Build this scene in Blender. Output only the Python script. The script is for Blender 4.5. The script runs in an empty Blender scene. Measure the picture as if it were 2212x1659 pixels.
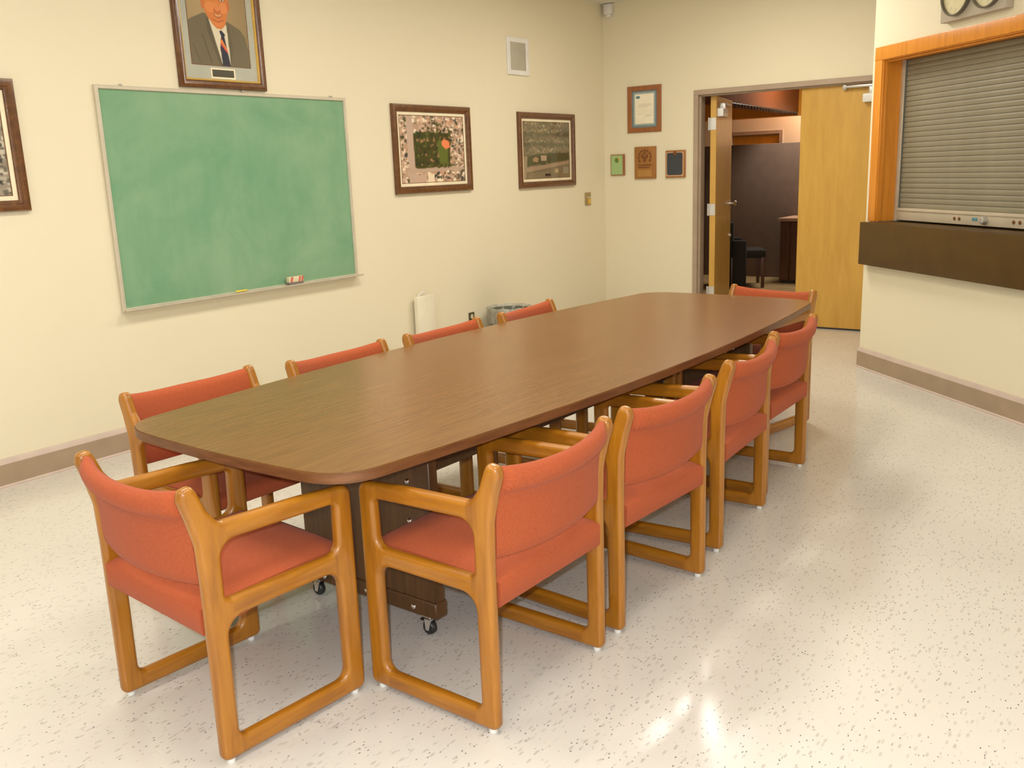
import bpy, bmesh, math, random
import numpy as np
from mathutils import Vector, Matrix
R_ = math.radians
random.seed(7)
SC = bpy.context.scene
COL = SC.collection

# ------------------------------------------------------------------ camera, light, exposure
cam = bpy.data.cameras.new('camera'); cam.sensor_width = 36.0; cam.lens = 2005.58 / 2212 * 36; cam.clip_start = .05
camo = bpy.data.objects.new('camera', cam); COL.objects.link(camo)
RT = ((0.8110731, 0.5838421, -0.0358998), (-0.1024208, 0.2021718, 0.9739798), (-0.5759083, 0.7862919, -0.2237737))
M = Matrix(((RT[0][0], RT[1][0], -RT[2][0], 0), (RT[0][1], RT[1][1], -RT[2][1], 0), (RT[0][2], RT[1][2], -RT[2][2], 1.5), (0, 0, 0, 1)))
camo.matrix_world = M
SC.camera = camo
vs = SC.view_settings
vs.view_transform = 'Standard'; vs.look = 'None'; vs.gamma = 1; vs.use_curve_mapping = False
vs.exposure = 0.03
w = bpy.data.worlds.new('world'); SC.world = w; w.use_nodes = True
w.node_tree.nodes['Background'].inputs[0].default_value = (1, .9, .75, 1)
w.node_tree.nodes['Background'].inputs[1].default_value = 0.02

def area(name, loc, sx, sy, power, color=(1, .955, .86), spread=180):
    l = bpy.data.lights.new(name, 'AREA'); l.shape = 'RECTANGLE'; l.size = sx; l.size_y = sy
    l.energy = power; l.color = color; l.spread = R_(spread)
    o = bpy.data.objects.new(name, l); COL.objects.link(o); o.location = loc
    return o
CEIL = 3.035
# rows of recessed ceiling troffers (two lamps each), running along the room
for tx in (-2.93, -0.9):
    for ty, pw in ((6.5, 41), (4.1, 37), (1.7, 28), (-0.7, 24)):
        if tx > -2 and ty > 5: continue
        if tx > -2: pw *= .22 if ty > 3 else .55
        for dx in (-.13, .13):
            area('ceiling_lamp', (tx + dx, ty, CEIL - .012), .16, 1.1, pw / 2)
area('far_room_lamp', (-4.0, 13.72, 2.85), .9, .3, 48, spread=170)
area('far_room_lamp', (-3.75, 11.7, 2.85), .6, .8, 46, spread=170)
# the camera's own small flash, just above and left of the lens
fl_ = bpy.data.lights.new('camera_flash', 'POINT'); fl_.energy = 185; fl_.color = (.80, .88, 1.0); fl_.shadow_soft_size = .018
flo = bpy.data.objects.new('camera_flash', fl_); COL.objects.link(flo)
flo.location = (-0.045, -0.02, 1.55)
# soft bluish fill light added at the windowless side wall, right of the camera
wr = area('side_fill', (2.25, -.2, 1.35), 5.0, 1.8, 16, (.9, .95, 1.0), 170)
wr.rotation_euler = (R_(90), 0, R_(90))

# ------------------------------------------------------------------ materials
def lin(c):
    return tuple((x / 255 / 12.92 if x / 255 <= .04045 else ((x / 255 + .055) / 1.055) ** 2.4) for x in c)
def newmat(name):
    m = bpy.data.materials.new(name); m.use_nodes = True
    nt = m.node_tree
    return m, nt, nt.nodes['Principled BSDF']
def setp(b, **k):
    for n, v in k.items():
        b.inputs[n.replace('_', ' ')].default_value = v
def node(nt, t, **k):
    n = nt.nodes.new(t)
    for a, v in k.items(): setattr(n, a, v)
    return n
def coords(nt, scale=(1, 1, 1), rot=(0, 0, 0), kind='Object'):
    tc = node(nt, 'ShaderNodeTexCoord'); mp = node(nt, 'ShaderNodeMapping')
    mp.inputs['Scale'].default_value = scale; mp.inputs['Rotation'].default_value = rot
    nt.links.new(tc.outputs[kind], mp.inputs['Vector'])
    return mp.outputs[0]
def ramp(nt, fac, stops):
    r = node(nt, 'ShaderNodeValToRGB')
    el = r.color_ramp.elements
    while len(el) < len(stops): el.new(.5)
    for e, (p, c) in zip(el, stops):
        e.position = p; e.color = (*c, 1)
    nt.links.new(fac, r.inputs[0])
    return r.outputs[0]
def noise(nt, vec, scale, detail=3, rough=.5, dist=0):
    n = node(nt, 'ShaderNodeTexNoise')
    n.inputs['Scale'].default_value = scale; n.inputs['Detail'].default_value = detail
    n.inputs['Roughness'].default_value = rough; n.inputs['Distortion'].default_value = dist
    nt.links.new(vec, n.inputs['Vector'])
    return n.outputs['Fac']
def bump(nt, b, h, strength, dist):
    n = node(nt, 'ShaderNodeBump'); n.inputs['Strength'].default_value = strength; n.inputs['Distance'].default_value = dist
    nt.links.new(h, n.inputs['Height']); nt.links.new(n.outputs[0], b.inputs['Normal'])
def plain(name, c, rough=.5, metal=0, spec=.5, coat=0, var=.06, vscale=8):
    """solid colour with a faint mottling"""
    m, nt, b = newmat(name)
    setp(b, Roughness=rough, Metallic=metal); b.inputs['Specular IOR Level'].default_value = spec
    b.inputs['Coat Weight'].default_value = coat; b.inputs['Coat Roughness'].default_value = .08
    f = noise(nt, coords(nt), vscale, 3)
    nt.links.new(ramp(nt, f, [(.3, tuple(x * (1 - var) for x in c)), (.7, tuple(min(1, x * (1 + var)) for x in c))]), b.inputs['Base Color'])
    return m
def woodmat(name, dark, mid, light, stretch, scale, rough=.35, coat=0, spec=.5, bstr=.0, dist=.4):
    """grain runs along the axis with the small stretch value"""
    m, nt, b = newmat(name)
    setp(b, Roughness=rough); b.inputs['Specular IOR Level'].default_value = spec
    b.inputs['Coat Weight'].default_value = coat; b.inputs['Coat Roughness'].default_value = .05
    v = coords(nt, stretch)
    f = noise(nt, v, scale, 5, .6, dist)
    nt.links.new(ramp(nt, f, [(.28, dark), (.5, mid), (.72, light)]), b.inputs['Base Color'])
    if bstr: bump(nt, b, f, bstr, .001)
    return m

def wallmat(name, c):
    m, nt, b = newmat(name); setp(b, Roughness=.6); b.inputs['Specular IOR Level'].default_value = .3
    f = noise(nt, coords(nt), 1.3, 2)
    nt.links.new(ramp(nt, f, [(.3, tuple(x * .985 for x in c)), (.7, c)]), b.inputs['Base Color'])
    bump(nt, b, noise(nt, coords(nt), 160, 2), .06, .002)
    return m
WALL = wallmat('wall_paint', (.79, .71, .52))
CEILM = wallmat('ceiling_tile', (.78, .74, .64))

def floormat():
    m, nt, b = newmat('speckled_vinyl'); setp(b, Roughness=.16); b.inputs['Specular IOR Level'].default_value = .38
    base = ramp(nt, noise(nt, coords(nt), 2.0, 4), [(.3, (.650, .607, .545)), (.7, (.685, .642, .577))])
    cur = base
    def layer(cur, rot, sc, thr, gate, colr, soft=.03):
        v = coords(nt, sc, (0, 0, rot))
        vo = node(nt, 'ShaderNodeTexVoronoi'); vo.voronoi_dimensions = '2D'; vo.inputs['Scale'].default_value = 1
        nt.links.new(v, vo.inputs['Vector'])
        a = node(nt, 'ShaderNodeMapRange'); a.inputs['From Min'].default_value = thr; a.inputs['From Max'].default_value = thr + soft
        a.inputs['To Min'].default_value = 1; a.inputs['To Max'].default_value = 0
        nt.links.new(vo.outputs['Distance'], a.inputs['Value'])
        sp = node(nt, 'ShaderNodeSeparateColor'); nt.links.new(vo.outputs['Color'], sp.inputs[0])
        g = node(nt, 'ShaderNodeMath', operation='GREATER_THAN'); nt.links.new(sp.outputs[0], g.inputs[0]); g.inputs[1].default_value = 1 - gate
        mu = node(nt, 'ShaderNodeMath', operation='MULTIPLY'); nt.links.new(a.outputs[0], mu.inputs[0]); nt.links.new(g.outputs[0], mu.inputs[1])
        mu2 = node(nt, 'ShaderNodeMath', operation='MULTIPLY'); nt.links.new(mu.outputs[0], mu2.inputs[0]); nt.links.new(sp.outputs[1], mu2.inputs[1])
        mx = node(nt, 'ShaderNodeMix', data_type='RGBA'); nt.links.new(mu2.outputs[0], mx.inputs[0])
        nt.links.new(cur, mx.inputs[6]); mx.inputs[7].default_value = (*colr, 1)
        return mx.outputs[2]
    for k, (rot, gate) in enumerate(((.3, .085), (1.35, .085), (2.3, .085))):
        cur = layer(cur, rot, (92, 44, 1), .15, gate, (.13, .12, .13))
    for k, rot in enumerate((.9, 2.0, 2.9)):
        cur = layer(cur, rot, (55, 20, 1), .15, .16, (.50, .455, .40), .12)
    for k, rot in enumerate((.1, 1.7)):
        cur = layer(cur, rot, (40, 16, 1), .2, .14, (.68, .63, .55), .1)
    nt.links.new(cur, b.inputs['Base Color'])
    bump(nt, b, noise(nt, coords(nt), 5, 3), .05, .004)
    return m
FLOOR = floormat()

OAK = woodmat('honey_oak', (.255, .086, .005), (.365, .134, .007), (.445, .175, .011), (14, 14, 1.6), 2.2, .33, .4)
OAKH = woodmat('honey_oak_lengthwise', (.255, .086, .005), (.365, .134, .007), (.445, .175, .011), (14, 1.6, 14), 2.2, .33, .4)
CASING = woodmat('casing_oak', (.62, .215, .015), (.70, .255, .020), (.77, .29, .027), (16, 16, 1.2), 2.5, .4, .2)
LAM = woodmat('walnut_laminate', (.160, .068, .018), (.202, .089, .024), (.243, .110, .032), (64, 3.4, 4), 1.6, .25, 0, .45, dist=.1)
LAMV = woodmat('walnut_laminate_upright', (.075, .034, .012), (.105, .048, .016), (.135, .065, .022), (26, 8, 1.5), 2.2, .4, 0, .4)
EDGE = woodmat('walnut_edge_band', (.115, .042, .015), (.16, .062, .021), (.21, .085, .03), (6, 3, 40), 2, .4, 0, .4)
DOORW = woodmat('maple_door', (.53, .285, .045), (.58, .325, .055), (.63, .36, .065), (7, 7, 1.2), 2, .42, .1)
FRAMEW = woodmat('dark_frame_wood', (.085, .030, .010), (.13, .048, .014), (.19, .075, .02), (20, 20, 20), 1.2, .3, .3)
PLAQW = woodmat('plaque_wood', (.27, .105, .022), (.34, .14, .028), (.40, .17, .04), (25, 25, 3), 2, .35, .2)
CERTW = woodmat('certificate_frame_wood', (.25, .085, .025), (.31, .11, .033), (.36, .135, .04), (20, 20, 3), 2, .35, .2)

def fabricmat(name, c1, c2):
    m, nt, b = newmat(name); setp(b, Roughness=.9); b.inputs['Specular IOR Level'].default_value = .15
    b.inputs['Sheen Weight'].default_value = .06; b.inputs['Sheen Roughness'].default_value = .5
    wv = node(nt, 'ShaderNodeTexWave'); wv.wave_type = 'BANDS'; wv.bands_direction = 'DIAGONAL'
    nt.links.new(coords(nt), wv.inputs['Vector']); wv.inputs['Scale'].default_value = 120; wv.inputs['Distortion'].default_value = 1.5
    f = noise(nt, coords(nt), 260, 2)
    mu = node(nt, 'ShaderNodeMath', operation='MULTIPLY_ADD'); nt.links.new(wv.outputs['Fac'], mu.inputs[0]); mu.inputs[1].default_value = .35
    nt.links.new(f, mu.inputs[2])
    nt.links.new(ramp(nt, mu.outputs[0], [(.35, c1), (.9, c2)]), b.inputs['Base Color'])
    bump(nt, b, mu.outputs[0], .25, .0015)
    return m
FAB = fabricmat('rust_orange_cloth', (.330, .066, .023), (.445, .100, .036))
FABD = fabricmat('dark_cloth', (.02, .018, .014), (.04, .034, .026))

TAUPE = plain('taupe_enamel', (.40, .30, .215), .45)
BASEB = plain('taupe_base', (.37, .27, .175), .5)
BASEC = plain('lit_mauve_taupe', (.56, .44, .365), .5)  # paler than the face: light on the sloping cap put into its colour
ALU = plain('pale_aluminium', (.60, .54, .42), .4, .2)
CHROME = plain('chrome', (.75, .75, .75), .15, 1)
STEEL = plain('satin_steel', (.58, .56, .52), .35, .6)
WHITEP = plain('white_plastic', (.78, .76, .72), .4)
CREAMP = plain('cream_plastic', (.72, .66, .50), .45)
BLACKR = plain('black_rubber', (.018, .018, .018), .4)
DARKM = plain('dark_metal', (.03, .025, .02), .4)
SHUT = plain('grey_shutter_enamel', (.26, .23, .155), .45)
SHUTB = plain('pale_shutter_bar', (.50, .42, .30), .45)
COUNT = plain('brown_counter_laminate', (.085, .043, .007), .45, spec=.3, var=.1)
GRIL = plain('grey_speaker_cloth', (.46, .42, .33), .8)
MATC = plain('cream_mat', (.92, .82, .58), .7)
MATG = plain('grey_green_mat', (.46, .46, .38), .7)
GOLD = plain('gold_lip', (.75, .47, .09), .35, .3)
GOLDL = plain('gold_line', (.62, .36, .20), .35, .2)
BRASSD = plain('dark_nameplate', (.06, .055, .035), .3)
PAPER = plain('certificate_paper', (.92, .83, .63), .6)
INK = plain('faded_ink', (.62, .55, .42), .7)
BLUEINK = plain('blue_green_ink', (.10, .25, .30), .6)
MATB = plain('blue_grey_mat', (.19, .25, .26), .6)
MATB2 = plain('pale_blue_line', (.42, .52, .48), .6)
GREENP = plain('pale_green_plate', (.36, .52, .22), .3, .1)
GREEND = plain('dark_green_seal', (.10, .20, .04), .4)
NAVY = plain('dark_blue_plate', (.045, .05, .06), .25)
BURN = plain('engraved_brown', (.17, .06, .012), .5)
PLAQP = plain('engraved_plate', (.46, .23, .06), .35, .2)
TANPL = plain('tan_wall_plate', (.40, .29, .13), .4, .3)
YELL = plain('yellow_plastic', (.68, .42, .06), .4)
CHALKY = plain('yellow_chalk', (.85, .62, .08), .9)
BOXR = plain('red_print', (.58, .14, .09), .6)
BOXW = plain('cream_print', (.72, .62, .42), .6)
BOXD = plain('grey_felt', (.20, .18, .15), .9)
OUTB = plain('dark_outlet_plate', (.07, .06, .02), .45)
OUTW = plain('ivory_receptacle', (.70, .62, .42), .4)
BIN = plain('grey_bin_plastic', (.15, .15, .10), .5)
SCREEN = plain('brown_partition_cloth', (.22, .137, .095), .9)
CARP = plain('tan_carpet', (.30, .19, .075), .95, var=.15)
REDB = plain('red_brown_soffit', (.19, .045, .010), .5)
ORNG = plain('orange_beam', (.88, .33, .03), .5)
CABW = woodmat('red_brown_cabinet', (.075, .026, .010), (.105, .037, .014), (.13, .05, .018), (18, 18, 2), 2, .4)
PINKT = plain('pinkish_counter_top', (.50, .28, .17), .5)
CLOCKW = plain('clock_face', (.66, .58, .33), .5)
CLOCKR = plain('clock_rim', (.17, .15, .115), .35, .4)
CLOCKB = plain('grey_clock_box', (.46, .40, .31), .5)

def boardmat():
    m, nt, b = newmat('chalk_hazed_green'); setp(b, Roughness=.75); b.inputs['Specular IOR Level'].default_value = .2
    f = noise(nt, coords(nt, (1, 1, 1)), 2.2, 5, .6, .6)
    f2 = noise(nt, coords(nt, (9, 1, 1.6)), 2.0, 4, .6, .8)
    ad = node(nt, 'ShaderNodeMath', operation='MULTIPLY_ADD'); nt.links.new(f2, ad.inputs[0]); ad.inputs[1].default_value = .2; nt.links.new(f, ad.inputs[2])
    nt.links.new(ramp(nt, ad.outputs[0], [(.36, (.150, .325, .180)), (.72, (.230, .390, .232)), (1.0, (.30, .43, .275))]), b.inputs['Base Color'])
    return m
BOARD = boardmat()

def linermat():
    m, nt, b = newmat('clear_bin_liner'); setp(b, Roughness=.25)
    b.inputs['Base Color'].default_value = (.58, .55, .46, 1)
    tr = node(nt, 'ShaderNodeBsdfTransparent'); mx = node(nt, 'ShaderNodeMixShader')
    f = noise(nt, coords(nt, (1, 1, .35)), 28, 3, .6, 1)
    mr = node(nt, 'ShaderNodeMapRange'); nt.links.new(f, mr.inputs[0]); mr.inputs[1].default_value = .3; mr.inputs[2].default_value = .75; mr.inputs[3].default_value = .25; mr.inputs[4].default_value = .75
    nt.links.new(mr.outputs[0], mx.inputs[0]); nt.links.new(tr.outputs[0], mx.inputs[1]); nt.links.new(b.outputs[0], mx.inputs[2])
    out = nt.nodes['Material Output']; nt.links.new(mx.outputs[0], out.inputs[0])
    bump(nt, b, f, .6, .01)
    return m
LINER = linermat()
def glassmat():
    m, nt, b = newmat('picture_glass')
    tr = node(nt, 'ShaderNodeBsdfTransparent'); gl = node(nt, 'ShaderNodeBsdfGlossy'); gl.inputs['Roughness'].default_value = .06
    lw = node(nt, 'ShaderNodeLayerWeight'); lw.inputs[0].default_value = .5
    pw = node(nt, 'ShaderNodeMath', operation='POWER'); nt.links.new(lw.outputs['Facing'], pw.inputs[0]); pw.inputs[1].default_value = 4
    fr = node(nt, 'ShaderNodeMath', operation='MULTIPLY_ADD'); nt.links.new(pw.outputs[0], fr.inputs[0]); fr.inputs[1].default_value = .5; fr.inputs[2].default_value = .022
    mx = node(nt, 'ShaderNodeMixShader'); nt.links.new(fr.outputs[0], mx.inputs[0]); nt.links.new(tr.outputs[0], mx.inputs[1]); nt.links.new(gl.outputs[0], mx.inputs[2])
    nt.links.new(mx.outputs[0], nt.nodes['Material Output'].inputs[0])
    return m
GLASS = glassmat()
def printmat():
    m, nt, b = newmat('photographic_print'); setp(b, Roughness=.45); b.inputs['Specular IOR Level'].default_value = .2
    a = node(nt, 'ShaderNodeVertexColor'); a.layer_name = 'print'
    nt.links.new(a.outputs[0], b.inputs['Base Color'])
    return m
PRINT = printmat()

# ------------------------------------------------------------------ mesh helpers
def finish(bm, name, m, parent=None, loc=None, rotz=None, ang=38):
    bmesh.ops.recalc_face_normals(bm, faces=bm.faces[:])
    for f in bm.faces: f.smooth = True
    for e in bm.edges:
        e.smooth = not (len(e.link_faces) == 2 and e.calc_face_angle(0) > R_(ang))
    me = bpy.data.meshes.new(name); bm.to_mesh(me); bm.free()
    return link(me, name, m, parent, loc, rotz)
def link(me, name, m, parent=None, loc=None, rotz=None):
    if m is not None:
        me.materials.clear(); me.materials.append(m)
    o = bpy.data.objects.new(name, me); COL.objects.link(o)
    if parent: o.parent = parent
    if loc: o.location = loc
    if rotz is not None: o.rotation_euler = (0, 0, rotz)
    return o
def thing(name, label, cat, loc=(0, 0, 0), rotz=0, group=None):
    o = bpy.data.objects.new(name, None); COL.objects.link(o)
    o.location = loc; o.rotation_euler = (0, 0, rotz); o.empty_display_size = .1
    o['label'] = label; o['category'] = cat
    if group: o['group'] = group
    return o
def tag(o, label, cat, group=None):
    o['label'] = label; o['category'] = cat
    if group: o['group'] = group
    return o
def struct(o, label=None):
    o['kind'] = 'structure'
    if label: o['label'] = label
    return o
def box(bm, x0, x1, y0, y1, z0, z1, bev=0, seg=2, mtx=None):
    t = bmesh.new()
    bmesh.ops.create_cube(t, size=1)
    for v in t.verts:
        v.co = Vector(((x0 + x1) / 2 + v.co.x * (x1 - x0), (y0 + y1) / 2 + v.co.y * (y1 - y0), (z0 + z1) / 2 + v.co.z * (z1 - z0)))
    if bev: bmesh.ops.bevel(t, geom=t.edges[:], offset=bev, segments=seg, affect='EDGES', profile=.5)
    if mtx is not None: bmesh.ops.transform(t, matrix=mtx, verts=t.verts)
    merge(bm, t)
def merge(bm, t):
    me = bpy.data.meshes.new('t'); t.to_mesh(me); t.free(); bm.from_mesh(me); bpy.data.meshes.remove(me)
def boxo(name, m, parent, x0, x1, y0, y1, z0, z1, bev=0, seg=2):
    bm = bmesh.new(); box(bm, x0, x1, y0, y1, z0, z1, bev, seg); return finish(bm, name, m, parent)
def lathe(bm, prof, center=(0, 0, 0), axis='Z', seg=24, cap=True):
    """prof: list of (radius, height) revolved about an axis through center"""
    t = bmesh.new(); rings = []
    for r, h in prof:
        ring = []
        for k in range(seg):
            a = 2 * math.pi * k / seg; c, s = r * math.cos(a), r * math.sin(a)
            co = {'Z': (c, s, h), 'Y': (c, h, s), 'X': (h, c, s)}[axis]
            ring.append(t.verts.new(Vector(co) + Vector(center)))
        rings.append(ring)
    for a, b in zip(rings, rings[1:]):
        for k in range(seg): t.faces.new((a[k], a[(k + 1) % seg], b[(k + 1) % seg], b[k]))
    if cap:
        t.faces.new(rings[0][::-1]); t.faces.new(rings[-1])
    merge(bm, t)
def tube(bm, pts, r, seg=8):
    t = bmesh.new(); rings = []
    P = [Vector(p) for p in pts]
    for i, p in enumerate(P):
        d = (P[min(i + 1, len(P) - 1)] - P[max(i - 1, 0)]).normalized()
        u = d.cross(Vector((0, 0, 1)))
        if u.length < 1e-3: u = d.cross(Vector((1, 0, 0)))
        u.normalize(); v = d.cross(u)
        rings.append([t.verts.new(p + u * r * math.cos(2 * math.pi * k / seg) + v * r * math.sin(2 * math.pi * k / seg)) for k in range(seg)])
    for a, b in zip(rings, rings[1:]):
        for k in range(seg): t.faces.new((a[k], a[(k + 1) % seg], b[(k + 1) % seg], b[k]))
    t.faces.new(rings[0][::-1]); t.faces.new(rings[-1])
    merge(bm, t)
def extrude_profile(bm, prof, path, miter=None):
    """closed profile of (out, up) swept along a list of (origin, out-direction) sections"""
    t = bmesh.new(); rings = []
    for o, d in path:
        rings.append([t.verts.new(Vector(o) + Vector(d) * a + Vector((0, 0, b))) for a, b in prof])
    n = len(prof)
    for a, b in zip(rings, rings[1:]):
        for k in range(n): t.faces.new((a[k], a[(k + 1) % n], b[(k + 1) % n], b[k]))
    t.faces.new(rings[0][::-1]); t.faces.new(rings[-1])
    merge(bm, t)
def rect_frame(bm, W, H, prof, x0=0, z0=0):
    """mitred frame, local X right, Z up, -Y out. prof: closed list of (inset, proud)"""
    t = bmesh.new(); rings = []
    for cx, cz, sx, sz in ((x0, z0, 1, 1), (x0 + W, z0, -1, 1), (x0 + W, z0 + H, -1, -1), (x0, z0 + H, 1, -1)):
        rings.append([t.verts.new((cx + sx * i, -p, cz + sz * i)) for i, p in prof])
    n = len(prof)
    for q in range(4):
        a, b = rings[q], rings[(q + 1) % 4]
        for k in range(n): t.faces.new((a[k], a[(k + 1) % n], b[(k + 1) % n], b[k]))
    merge(bm, t)
def prism(bm, poly, y0, y1):
    """polygon in XZ extruded along Y"""
    t = bmesh.new()
    a = [t.verts.new((x, y0, z)) for x, z in poly]; b = [t.verts.new((x, y1, z)) for x, z in poly]
    t.faces.new(a); t.faces.new(b[::-1])
    for k in range(len(poly)):
        t.faces.new((a[k], a[(k + 1) % len(poly)], b[(k + 1) % len(poly)], b[k]))
    merge(bm, t)
def ell(cx, cz, rx, rz, n=20): return [(cx + rx * math.cos(2 * math.pi * k / n), cz + rz * math.sin(2 * math.pi * k / n)) for k in range(n)]
def copy_tree(o, parent=None):
    c = o.copy(); COL.objects.link(c); c.parent = parent
    for ch in o.children: copy_tree(ch, c)
    return c

# ------------------------------------------------------------------ the room
XL, YB = -4.847, 8.334            # left wall plane, back wall plane
P0 = Vector((-1.888, 6.921, 0)); U = Vector((.7305, -.683, 0)).normalized(); N = Vector((U.y, -U.x, 0))   # angled wall
ROT45 = math.atan2(U.y, U.x)
XR, YF = 2.3, -3.2
LEN45 = (XR - P0.x) / U.x
E45 = P0 + U * LEN45

fl = boxo('floor', FLOOR, None, XL - .2, XR + .2, YF - .2, YB + .10, -.1, 0); struct(fl)
struct(boxo('ceiling', CEILM, None, XL - .2, XR + .2, YF - .2, YB + .12, CEIL, CEIL + .1))
struct(boxo('wall_left', WALL, None, XL - .15, XL, YF - .15, YB + .12, 0, CEIL))
DX0, DX1, DZ = -3.878, -1.892, 2.166        # outside of the steel door frame
bm = bmesh.new()
box(bm, XL, DX0, YB, YB + .12, 0, CEIL); box(bm, DX0, DX1, YB, YB + .12, DZ, CEIL); box(bm, DX1, -1.70, YB, YB + .12, 0, CEIL)
struct(finish(bm, 'wall_back', WALL))
# return of the angled wall, running back to the door wall
struct(boxo('wall_return', WALL, None, P0.x + .006, P0.x + .17, P0.y + .06, YB, 0, CEIL))
# the angled wall with its shutter opening (local: X along the wall, -Y into the room)
T0, T1, TZ0, TZ1 = .045, 1.95, .90, 2.224
bm = bmesh.new()
OX0, OX1, OZ1 = T0 + .075, T1 - .075, TZ1 - .075
box(bm, 0, OX0, 0, .19, 0, CEIL); box(bm, OX1, LEN45, 0, .19, 0, CEIL); box(bm, OX0, OX1, 0, .19, OZ1, CEIL); box(bm, OX0, OX1, 0, .19, 0, TZ0)
struct(finish(bm, 'wall_right', WALL, None, tuple(P0), ROT45))
struct(boxo('wall_side', WALL, None, XR, XR + .15, YF - .15, E45.y + .1, 0, CEIL))
struct(boxo('wall_front', WALL, None, XL, XR, YF - .15, YF, 0, CEIL))

# baseboards: tan face, sloping mauve cap in a paler lit tone, small shoe moulding
FACEP = [(0, 0), (.012, 0), (.0125, .012), (.022, .012), (.022, .120), (.004, .147), (0, .147)]
def baseboard(name, a, b, out):
    a, b, out = Vector(a), Vector(b), Vector(out)
    bm = bmesh.new(); extrude_profile(bm, [(0, .012), (.020, .012), (.020, .120), (0, .120)], [(a, out), (b, out)])
    o = struct(finish(bm, name, BASEB))
    bm = bmesh.new(); extrude_profile(bm, [(0, .120), (.020, .120), (.0195, .123), (.005, .147), (0, .147)], [(a, out), (b, out)])
    finish(bm, 'cap', BASEC, o)
    bm = bmesh.new(); extrude_profile(bm, [(0, 0), (.027, 0), (.027, .006), (.020, .013), (0, .013)], [(a, out), (b, out)])
    finish(bm, 'shoe_moulding', BASEC, o)
    return o
baseboard('baseboard_left', (XL, YF, 0), (XL, YB, 0), (1, 0, 0))
baseboard('baseboard_back', (XL + .02, YB, 0), (DX0, YB, 0), (0, -1, 0))
baseboard('baseboard_right', P0, E45, tuple(N))
baseboard('baseboard_return', (P0.x + .006, P0.y + .01, 0), (P0.x + .006, YB, 0), (-1, 0, 0))

# ------------------------------------------------------------------ double door in the back wall
bm = bmesh.new()
FW = .045
def ushape(bm, x0, x1, z1, wdt, y0, y1):
    box(bm, x0, x0 + wdt, y0, y1, 0, z1 - wdt + .001, .002, 1); box(bm, x1 - wdt, x1, y0, y1, 0, z1 - wdt + .001, .002, 1); box(bm, x0, x1, y0, y1, z1 - wdt, z1, .002, 1)
ushape(bm, DX0, DX1, DZ, FW, YB - .016, YB + .145)
ushape(bm, DX0 + FW - .002, DX1 - FW + .002, DZ - FW + .002, .017, YB + .02, YB + .048)
trim = struct(finish(bm, 'trim_1', TAUPE)); trim['label'] = 'taupe steel frame round the double door in the back wall'
LX0, LX1 = -2.884, DX1 - FW - .004
d2 = bpy.data.objects.new('door_2', None); COL.objects.link(d2); struct(d2, 'closed right hand leaf of the pale maple double door')
d2.location = (LX1, YB + .07, 0)
bm = bmesh.new(); box(bm, LX0 - LX1, 0, -.022, .022, .012, DZ - FW - .004, .003, 1); finish(bm, 'door_leaf', DOORW, d2)
boxo('door_sweep', DARKM, d2, LX0 - LX1, 0, -.024, .024, .002, .016)
# closer: white box on the leaf, arm channel on the head
boxo('closer_body', WHITEP, d2, -2.345 - LX1, -2.345 - LX1 + .30, -.085, -.0225, 1.955, 2.025, .006)
bm = bmesh.new(); box(bm, -2.52 - LX1, -2.52 - LX1 + .52, -.072, -.045, 2.078, 2.098, .003); box(bm, -2.52 - LX1, -2.52 - LX1 + .03, -.06, -.0225, 2.066, 2.104, .004)
box(bm, -2.30 - LX1, -2.27 - LX1, -.068, -.05, 2.0, 2.085, .002)
finish(bm, 'closer_arm', STEEL, d2)
# left leaf, swung back into the next room
HX, HY = -3.722, YB + .085
d1 = bpy.data.objects.new('door_1', None); COL.objects.link(d1); struct(d1, 'open left hand leaf of the maple double door')
d1.location = (HX, HY, 0); d1.rotation_euler = (0, 0, R_(104))
# local X along the leaf, local -Y is the face the camera sees
boxo('door_leaf', DOORW, d1, 0, .925, -.028, .028, .012, DZ - FW - .01, .003, 1)
for hz in (.28, 1.07, 1.86):
    bm = bmesh.new(); box(bm, -.003, .0, -.026, .03, hz - .055, hz + .055, .001, 1)
    lathe(bm, [(.008, hz - .057), (.008, hz + .057)], (-.006, .042, 0), 'Z', 12)
    box(bm, -.003, .0, .02, .046, hz - .055, hz + .055, .001, 1)
    finish(bm, 'hinge', STEEL, d1)
bm = bmesh.new(); lathe(bm, [(.03, 0), (.03, -.008), (.012, -.010), (.012, -.038), (.026, -.045), (.029, -.058), (.020, -.07)], (.86, -.028, 1.09), 'Y', 20); finish(bm, 'knob', CHROME, d1)
bm = bmesh.new(); lathe(bm, [(.018, 0), (.018, -.012), (.012, -.016)], (.89, -.028, .76), 'Y', 16); finish(bm, 'lock_cylinder', CHROME, d1)
boxo('closer_body', WHITEP, d1, .035, .30, -.085, -.028, 1.925, 2.0, .006)
bm = bmesh.new(); box(bm, .05, .42, -.10, -.085, 2.03, 2.045, .002); box(bm, .05, .08, -.10, -.05, 1.99, 2.045, .002); box(bm, .39, .42, -.10, -.03, 2.03, 2.05, .002)
finish(bm, 'closer_arm', STEEL, d1)

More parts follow.
